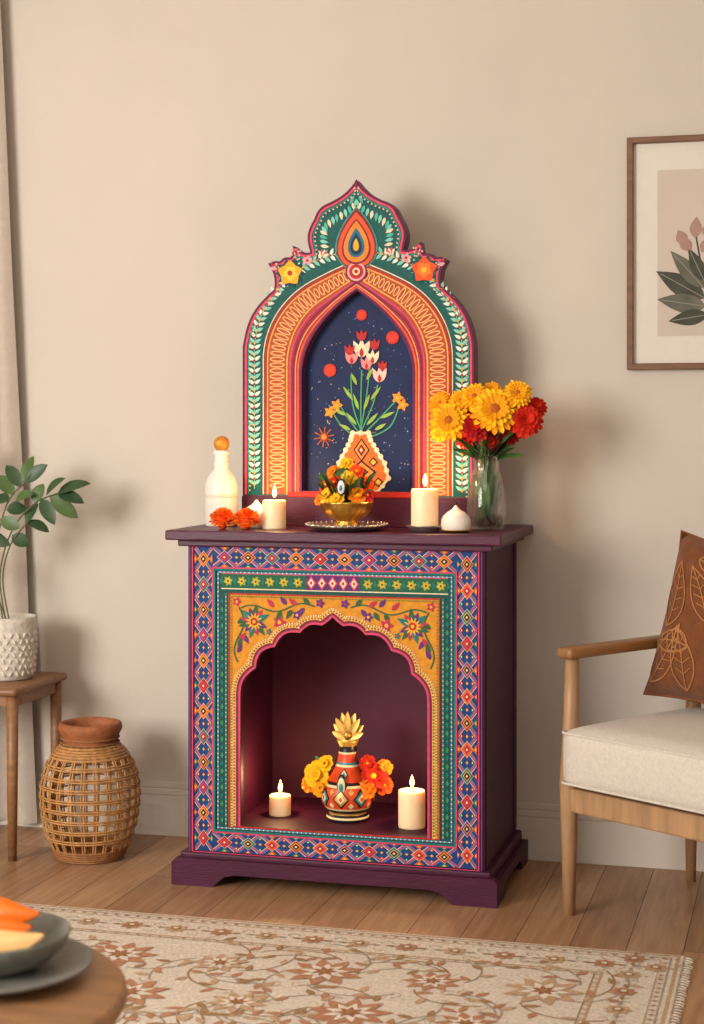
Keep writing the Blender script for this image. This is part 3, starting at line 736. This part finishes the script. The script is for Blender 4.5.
# ------------------------------------------------------------ framed picture
fr=MB(); fwood=mat('walnut_frame','#6E4A30',.45,var=.25,scale=10,stretch=(1,1,6)); x0,x1,z0,z1=.738,1.30,1.422,2.085
for a in ((x0,x0+.018,z0,z1),(x1-.018,x1,z0,z1),(x0+.016,x1-.016,z0,z0+.018),(x0+.016,x1-.016,z1-.018,z1)): fr.add(box(a[0],a[1],-.028,0,a[2],a[3],.002),fwood,False)
fr.add(box(x0+.01,x1-.01,-.012,0,z0+.01,z1-.01),mat('mat_board','#DAD5CC',.85,var=.02),False)
A=Painter(fr,lambda x,z,L:(x,-.0122-.0004*L,z))
A.rect(.824,1.517,1.214,1.990,mat('art_paper','#C8BDB1',.85,var=.04,scale=4),1)
dg=mat('ink_leaf','#45483F',.85,var=.25,scale=20);dg2=mat('ink_leaf2','#66675B',.85,var=.2,scale=20);pk=mat('ink_blush','#A98A7C',.85,var=.15,scale=15);vn=mat('ink_vein','#8E8C80',.85)
def au(u,v): return (.738+(u-627.5)*.00287,1.25-(v-430)/349)
def adrop(u,v,u2,v2,w,m,L):
    a=au(u,v);b=au(u2,v2); A.drop(a[0],a[1],math.atan2(b[1]-a[1],b[0]-a[0]),math.dist(a,b),w,m,L)
    A.stroke([a,(a[0]+(b[0]-a[0])*.9,a[1]+(b[1]-a[1])*.9)],.0022,vn,L+1)
A.stroke([au(712,335),au(706,300),au(699,262),au(694,232)],.005,dg,2)
A.stroke([au(703,285),au(690,262),au(684,240)],.003,dg,2)
for q in [(704,300,656,272,.062,dg),(703,290,670,252,.048,dg2),(705,308,657,300,.055,dg2),(703,283,688,250,.040,dg),(707,316,668,322,.045,dg),(705,296,736,258,.06,dg),(706,304,748,290,.055,dg2),(706,312,740,325,.05,dg)]: adrop(q[0],q[1],q[2],q[3],q[4],q[5],3)
for u,v,a,l in ((694,240,1.5,.060),(690,252,2.3,.050),(700,254,.9,.050),(684,246,2.0,.045),(704,240,1.2,.05)):
    p=au(u,v); A.drop(p[0],p[1],a,l,.034,pk,5)
fr.build('framed_botanical_print')

# ------------------------------------------------------------ armchair (local: x=width, y=depth to back)
ch=bpy.data.objects.new('armchair',None); sc.collection.objects.link(ch); ch.location=(.643,-.535,0); ch.rotation_euler=(0,0,math.atan2(-.563,.826))
oak=mat('chair_oak','#A98460',.42,var=.2,scale=7,bump=.08,stretch=(6,6,1)); oakh=mat('chair_oak_h','#94683F',.42,var=.2,scale=7,stretch=(6,1,6))
fab=mat('oat_linen','#D2CBC0',.95,var=.08,scale=150,bump=.5,bscale=500,sheen=.2,spec=.1)
cf=MB(); Wc=.62; D=.50
for x in (0,Wc):
    cf.add(tube([(x,0,0),(x,0,.20),(x,0,.34),(x-.0,.008,.52),(x,.012,.665)],[.016,.021,.025,.020,.018],14),oak)
    cf.add(tube([(x,D,0),(x,D,.25),(x,D,.36),(x,D+.02,.60),(x,D+.045,.80)],[.014,.019,.023,.020,.015],14),oak)
    vs,fs=box(x-.026,x+.026,-.022,D+.03,.660,.690,.011,3); cf.add((vs,fs),oakh)
for y in (0,D): cf.add(box(0,Wc,y-.014,y+.014,.268,.330,.006),oak,False)
for x in (0,Wc): cf.add(box(x-.014,x+.014,0,D,.268,.330,.006),oak,False)
vs,fs=box(0,Wc,D+.030,D+.056,.74,.80,.008); cf.add((vs,fs),oak)
cf.add(box(0,Wc,D-.002,D+.022,.50,.53,.005),oak)
for i in range(7):
    x=.08+i*(Wc-.16)/6; cf.add(tube([(x,D+.012,.52),(x,D+.04,.75)],.009,8),oak)
cf.build('frame',parent=ch)
cs=MB()
bm=bmesh.new(); bmesh.ops.create_cube(bm,size=1)
bmesh.ops.subdivide_edges(bm,edges=bm.edges[:],cuts=13,use_grid_fill=True)
cx,cy,cz=Wc/2,D/2-.028,.413; hx,hy,hz=Wc/2-.006,D/2+.022,.078; rc=.034
for v in bm.verts:
    x,y,z=[c*2 for c in v.co]
    p=Vector((x*hx,y*hy,z*hz)); q=Vector((max(-hx+rc,min(hx-rc,p.x)),max(-hy+rc,min(hy-rc,p.y)),max(-hz+rc,min(hz-rc,p.z))))
    d=p-q
    if d.length>1e-6: p=q+d.normalized()*rc
    p.z+= (.016*(1-x*x)*(1-y*y) if z>0 else 0)
    p.x+= .008*x*(1-z*z)*(1-y*y); p.y+=.008*y*(1-z*z)*(1-x*x)
    v.co=p+Vector((cx,cy,cz))
bm.verts.index_update()
cs.add(([v.co.copy() for v in bm.verts],[[v.index for v in f.verts] for f in bm.faces]),fab); bm.free()
def rrect(z,hx,hy,r,n=6):
    o=[]
    for (sx,sy,a0) in ((1,1,0),(-1,1,90),(-1,-1,180),(1,-1,270)):
        for k in range(n+1):
            a=math.radians(a0+90*k/n); o.append((cx+sx*(hx-r)+r*abs(math.cos(a))*sx,cy+sy*(hy-r)+r*abs(math.sin(a))*sy,z))
    return o
for z in (cz+hz-.014,cz-hz+.014): cs.add(tube(rrect(z,hx-.003,hy-.003,.022),.0035,8,True),fab)
o=cs.build('seat_cushion',parent=ch)
pm=mat('rust_fabric','#74462A',.9,var=.15,scale=30,bump=.3,bscale=300,spec=.1,sheen=.2)
plf=mat('fabric_leaf_line','#A8744A',.9,spec=.1)
pw=MB(); n=18;vs=[];fs=[];Wp=.228
def pt(u,v): return .075*max(0,(1-u**4)*(1-v**4))**.55
for side in (-1,1):
    o=len(vs)
    for j in range(n+1):
        for i in range(n+1):
            u=-1+2*i/n; v=-1+2*j/n
            vs.append(Vector((u*Wp*(.90+.10*v*v),side*pt(u,v),v*Wp*(.90+.10*u*u))))
    for j in range(n):
        for i in range(n): a=o+j*(n+1)+i; fs.append([a,a+1,a+n+2,a+n+1])
pw.add((vs,fs),pm)
def pmap(u,v,L):
    u=max(-.97,min(.97,u));v=max(-.97,min(.97,v))
    return (u*Wp*(.90+.10*v*v),-pt(u,v)-.0022-.0003*L,v*Wp*(.90+.10*u*u))
PP=Painter(pw,pmap)
def lf(x,y,a,ln,w):
    c,q=math.cos(a),math.sin(a)
    def tr(p,k): 
        bend=.25*ln*(p/ln)**2
        return (x+p*c-(k+bend)*q,y+p*q+(k+bend)*c)
    o=[tr(ln*f,w*.5*math.sin(math.pi*f**.8)) for f in [i/12 for i in range(13)]]
    o2=[tr(ln*f,-w*.5*math.sin(math.pi*f**.8)) for f in [i/12 for i in range(12,-1,-1)]]
    PP.stroke(o+o2[1:],.020,plf,2)
    PP.stroke([tr(ln*f,0) for f in [i/10 for i in range(11)]],.016,plf,2)
    for f in (.25,.42,.58,.74):
        for s in (-1,1):
            k=w*.5*math.sin(math.pi*f**.8)*.8
            PP.stroke([tr(ln*f,0),tr(ln*(f+.10),s*k*.9)],.012,plf,2)
for (x,y,a,ln,w) in ((-.85,-.85,.9,.8,.36),(-.25,-.9,1.7,.8,.36),(.45,-.9,1.0,.8,.36),(.2,-.3,.3,.7,.34),(-.75,-.15,1.3,.8,.36),(-.1,.0,1.9,.75,.34),(.3,.1,1.0,.8,.36),(-.45,.75,-.1,.6,.28),(.85,-.2,1.7,.75,.32),(-.3,-.35,2.9,.6,.3),(.9,.9,-2.2,.4,.25)): lf(x,y,a,ln,w)
eg=[]
for e4 in range(4):
    for k in range(12):
        s=-1+2*k/12; q=(Wp*(.9+.1*s*s),s*Wp)
        for _ in range(e4): q=(-q[1],q[0])
        eg.append((q[0],0,q[1]))
pw.add(tube(eg,.0035,6,True),mat('pillow_piping','#7A4524',.9))
po_=pw.build('throw_pillow',(0,0,0))
cl=Matrix.Translation((.643,-.535,0))@Matrix.Rotation(math.atan2(-.563,.826),4,'Z')@Matrix.Translation((.225,.375,.730))@Matrix.Rotation(math.radians(-13),4,'X')@Matrix.Rotation(math.radians(6),4,'Y')
po_.matrix_world=cl

# ------------------------------------------------------------ rug
rg=MB(); base=yarn('#D8CEC0')
RX0,RX1,RY0,RY1=-1.75,.958,-2.75,-.835
rg.add(box(RX0,RX1,RY0,RY1,.0,.010,.003),base,False)
K=Painter(rg,lambda x,y,L:(x,y,.0103+.0005*L))
tan='#BFA284';rust='#B5866A';gr='#A79C8D';lt='#E2D9CC';brn='#A1825F'
def rr(ins,w,c,L=1): K.stroke([(RX0+ins,RY0+ins),(RX1-ins,RY0+ins),(RX1-ins,RY1-ins),(RX0+ins,RY1-ins)],w,yarn(c),L,True)
rr(.014,.008,tan); rr(.030,.004,gr); rr(.175,.006,tan); rr(.190,.003,brn); rr(.052,.003,tan)
def scroll(x,y,a,s,c,L=1):
    pts=[]
    for i in range(16):
        t=i/15; r=s*(1-t*.85); th=a+t*4.2
        pts.append((x+r*math.cos(th),y+r*math.sin(th)))
    K.stroke(pts,s*.10,yarn(c),L)
def border(fx,L0):
    n=int(L0/.115)
    for i in range(n):
        s=(i+.5)*L0/n; x,y,ang=fx(s,.113)
        c=rust if i%2 else tan
        K.flo(x,y,.032,yarn(c),yarn(lt),8,2,ang)
        K.disc(x,y,.014,yarn(brn),4,8); K.disc(x,y,.007,yarn(lt),5,8)
        x2,y2,_=fx(s+L0/n/2,.095); scroll(x2,y2,ang,.022,gr); x3,y3,_=fx(s+L0/n/2,.14); scroll(x3,y3,ang+3,.018,tan)
        for q in (-1,1):
            x4,y4,_=fx(s+q*.028,.113); K.drop(x4,y4,ang+(0 if q>0 else math.pi),.026,.010,yarn(brn if i%2 else gr),2)
        for k in range(4):
            xx,yy,_=fx(s-L0/n/2+(k+.5)*L0/n/4,.041); K.dia(xx,yy,.008,.005,yarn(rust),2)
            xx,yy,_=fx(s-L0/n/2+(k+.5)*L0/n/4,.183); K.dia(xx,yy,.006,.004,yarn(tan),2)
border(lambda s,d:(RX0+s,RY1-d,0),RX1-RX0); border(lambda s,d:(RX1-d,RY0+s,math.pi/2),RY1-RY0)
border(lambda s,d:(RX0+s,RY0+d,0),RX1-RX0); border(lambda s,d:(RX0+d,RY0+s,math.pi/2),RY1-RY0)
random.seed(11)
FX0,FX1,FY0,FY1=RX0+.22,RX1-.22,RY0+.22,RY1-.22
nx=9;ny=6
for i in range(nx):
    for j in range(ny):
        x=FX0+(i+.5+(.5 if j%2 else 0)-.25)*(FX1-FX0)/nx; y=FY0+(j+.5)*(FY1-FY0)/ny
        if x>FX1-.05: continue
        c=[rust,tan,rust][(i+j)%3]; s=.095 if (i+j)%2 else .07
        K.flo(x,y,s,yarn(c),yarn(lt),9,2.5,R()*2,.42)
        K.flo(x,y,s*.62,yarn(lt),yarn(brn),9,4,R()*2,.35)
        K.flo(x,y,s*.34,yarn('#A06E4C'),yarn(brn),7,5.5,R()*2,.4)
        for k in range(5):
            a=R()*6.28
            v=[(x+(s+.12*t)*math.cos(a+t*1.2),y+(s+.12*t)*math.sin(a+t*1.2)) for t in [m/8 for m in range(9)]]
            K.stroke(v,.005,yarn(brn if k%2 else gr),0.5)
            for m in range(1,9,2):
                K.drop(v[m][0],v[m][1],a+1.2+(1 if m%4==1 else -1)*1.0,.042,.018,yarn([tan,rust,brn][(k+m)%3]),1.4)
            scroll(v[-1][0],v[-1][1],a,.024,tan,.5)
for i in range(110):
    y=RY0+.01+(RY1-RY0-.02)*i/109
    for dx in ((RX1,1),(RX0,-1)): rg.add(tube([(dx[0]-.002,y,.006),(dx[0]+dx[1]*.010,y+.002,.006),(dx[0]+dx[1]*(.018+.005*R()),y+.008*(R()-.5),.003)],.0022,5),yarn('#E0D6C6'))
rg.build('area_rug')

# ------------------------------------------------------------ coffee table, foreground
tb=MB(); tw=mat('coffee_table_oak','#9C7450',.45,var=.2,scale=6,stretch=(1,7,1))
tb.add(lathe([(0,.385),(.33,.385),(.345,.392),(.35,.402),(.348,.414),(.340,.420),(0,.420)],72),tw)
for k in range(4):
    a=math.radians(15+90*k); x,y=.285*math.cos(a),.285*math.sin(a)
    tb.add(tube([(x*1.12,y*1.12,0),(x*1.06,y*1.06,.2),(x,y,.388)],[.012,.016,.020],12),tw)
tb.add(tube([(.22*math.cos(t*math.pi/18),.22*math.sin(t*math.pi/18),.375) for t in range(36)],.012,8,True),tw)
tb.build('round_coffee_table',(-.055,-2.70,0.0150))
grey=mat('grey_stoneware','#7E7C78',.4,var=.12,scale=60,bump=.1)
b=MB(); b.add(lathe([(0,0),(.085,0),(.09,.004),(.125,.012),(.142,.020),(.143,.024),(.138,.023),(.10,.014),(0,.010)],64),grey); b.build('dinner_plate',(.070,-2.595,.4353))
b=MB(); b.add(lathe([(0,0),(.05,0),(.055,.004),(.085,.018),(.105,.038),(.112,.055),(.109,.057),(.103,.050),(.08,.022),(.04,.010),(0,.010)],56),mat('bowl_glaze','#6E7068',.35,var=.15,scale=40)); b.build('serving_bowl',(.066,-2.59,.4456))
def wedge(name,loc,Rr,th,c1,c2,rot,tilt,span=2.0):
    b=MB(); n=18;vs=[];fs=[];f2=[]
    for i in range(n+1):
        t=-span/2+span*i/n; k=max(.03,math.cos(t/span*math.pi))**.6
        out=Vector((math.sin(t),0,-math.cos(t))); c=out*Rr+Vector((0,0,Rr))
        w=th*.40*k
        vs+=[c, c+Vector((0,-w,0))-out*th*.22*k, c+Vector((0,-w*.9,0))-out*th*.55*k, c-out*th*k, c+Vector((0,w*.9,0))-out*th*.55*k, c+Vector((0,w,0))-out*th*.22*k]
    for i in range(n):
        for q in range(6):
            f=[i*6+q,i*6+(q+1)%6,(i+1)*6+(q+1)%6,(i+1)*6+q]
            (fs if q in(0,5) else f2).append(f)
    b.add((vs,fs),c1); b.add((vs,f2),c2)
    o=b.build(name,loc); o.rotation_euler=(tilt,0,rot); return o
mel=mat('melon_rind','#E0B878',.5,var=.1); melf=mat('melon_flesh','#EFC07C',.4,var=.08)
orf=mat('papaya_flesh','#F07010',.4,var=.12); orr2=mat('papaya_rind','#E8902A',.5,var=.15)
wedge('melon_slice',(.088,-2.650,.480),.105,.050,mel,melf,.30,.30,1.75)
wedge('papaya_slice',(.060,-2.590,.486),.095,.050,orr2,orf,.15,.30,1.5)
wedge('papaya_slice',(.055,-2.540,.494),.090,.048,orr2,orf,.05,.25,1.5)

# ------------------------------------------------------------ light
def area(name,loc,target,sx,sy,e,col):
    l=bpy.data.lights.new(name,'AREA'); l.shape='RECTANGLE'; l.size=sx; l.size_y=sy; l.energy=e; l.color=col
    o=bpy.data.objects.new(name,l); sc.collection.objects.link(o); o.location=loc
    o.rotation_euler=(Vector(target)-Vector(loc)).to_track_quat('-Z','Y').to_euler(); return o
area('window_daylight',(-2.45,-5.35,1.85),(-.4,-.2,1.15),1.9,1.7,235,(1,.945,.87))
area('fill_softbox',(.3,-3.9,2.7),(-.2,-.2,.9),1.8,1.4,26,(1,.92,.82))  # added softbox fill aimed at the altar, not a lamp of the room
w=bpy.data.worlds.new('world'); sc.world=w; w.use_nodes=True; w.node_tree.nodes['Background'].inputs[0].default_value=(1,.95,.885,1); w.node_tree.nodes['Background'].inputs[1].default_value=.50

# ------------------------------------------------------------ camera
cd=bpy.data.cameras.new('camera'); co=bpy.data.objects.new('camera',cd); sc.collection.objects.link(co)
co.location=(1.238,-4.89,1.25); co.rotation_euler=(math.radians(90),0,math.radians(15.1))
cd.sensor_fit='HORIZONTAL'; cd.sensor_width=36; cd.lens=1690*36/704; cd.shift_y=-82/704
cd.clip_start=.05; cd.dof.use_dof=True; cd.dof.focus_distance=4.55; cd.dof.aperture_fstop=6.3
sc.camera=co
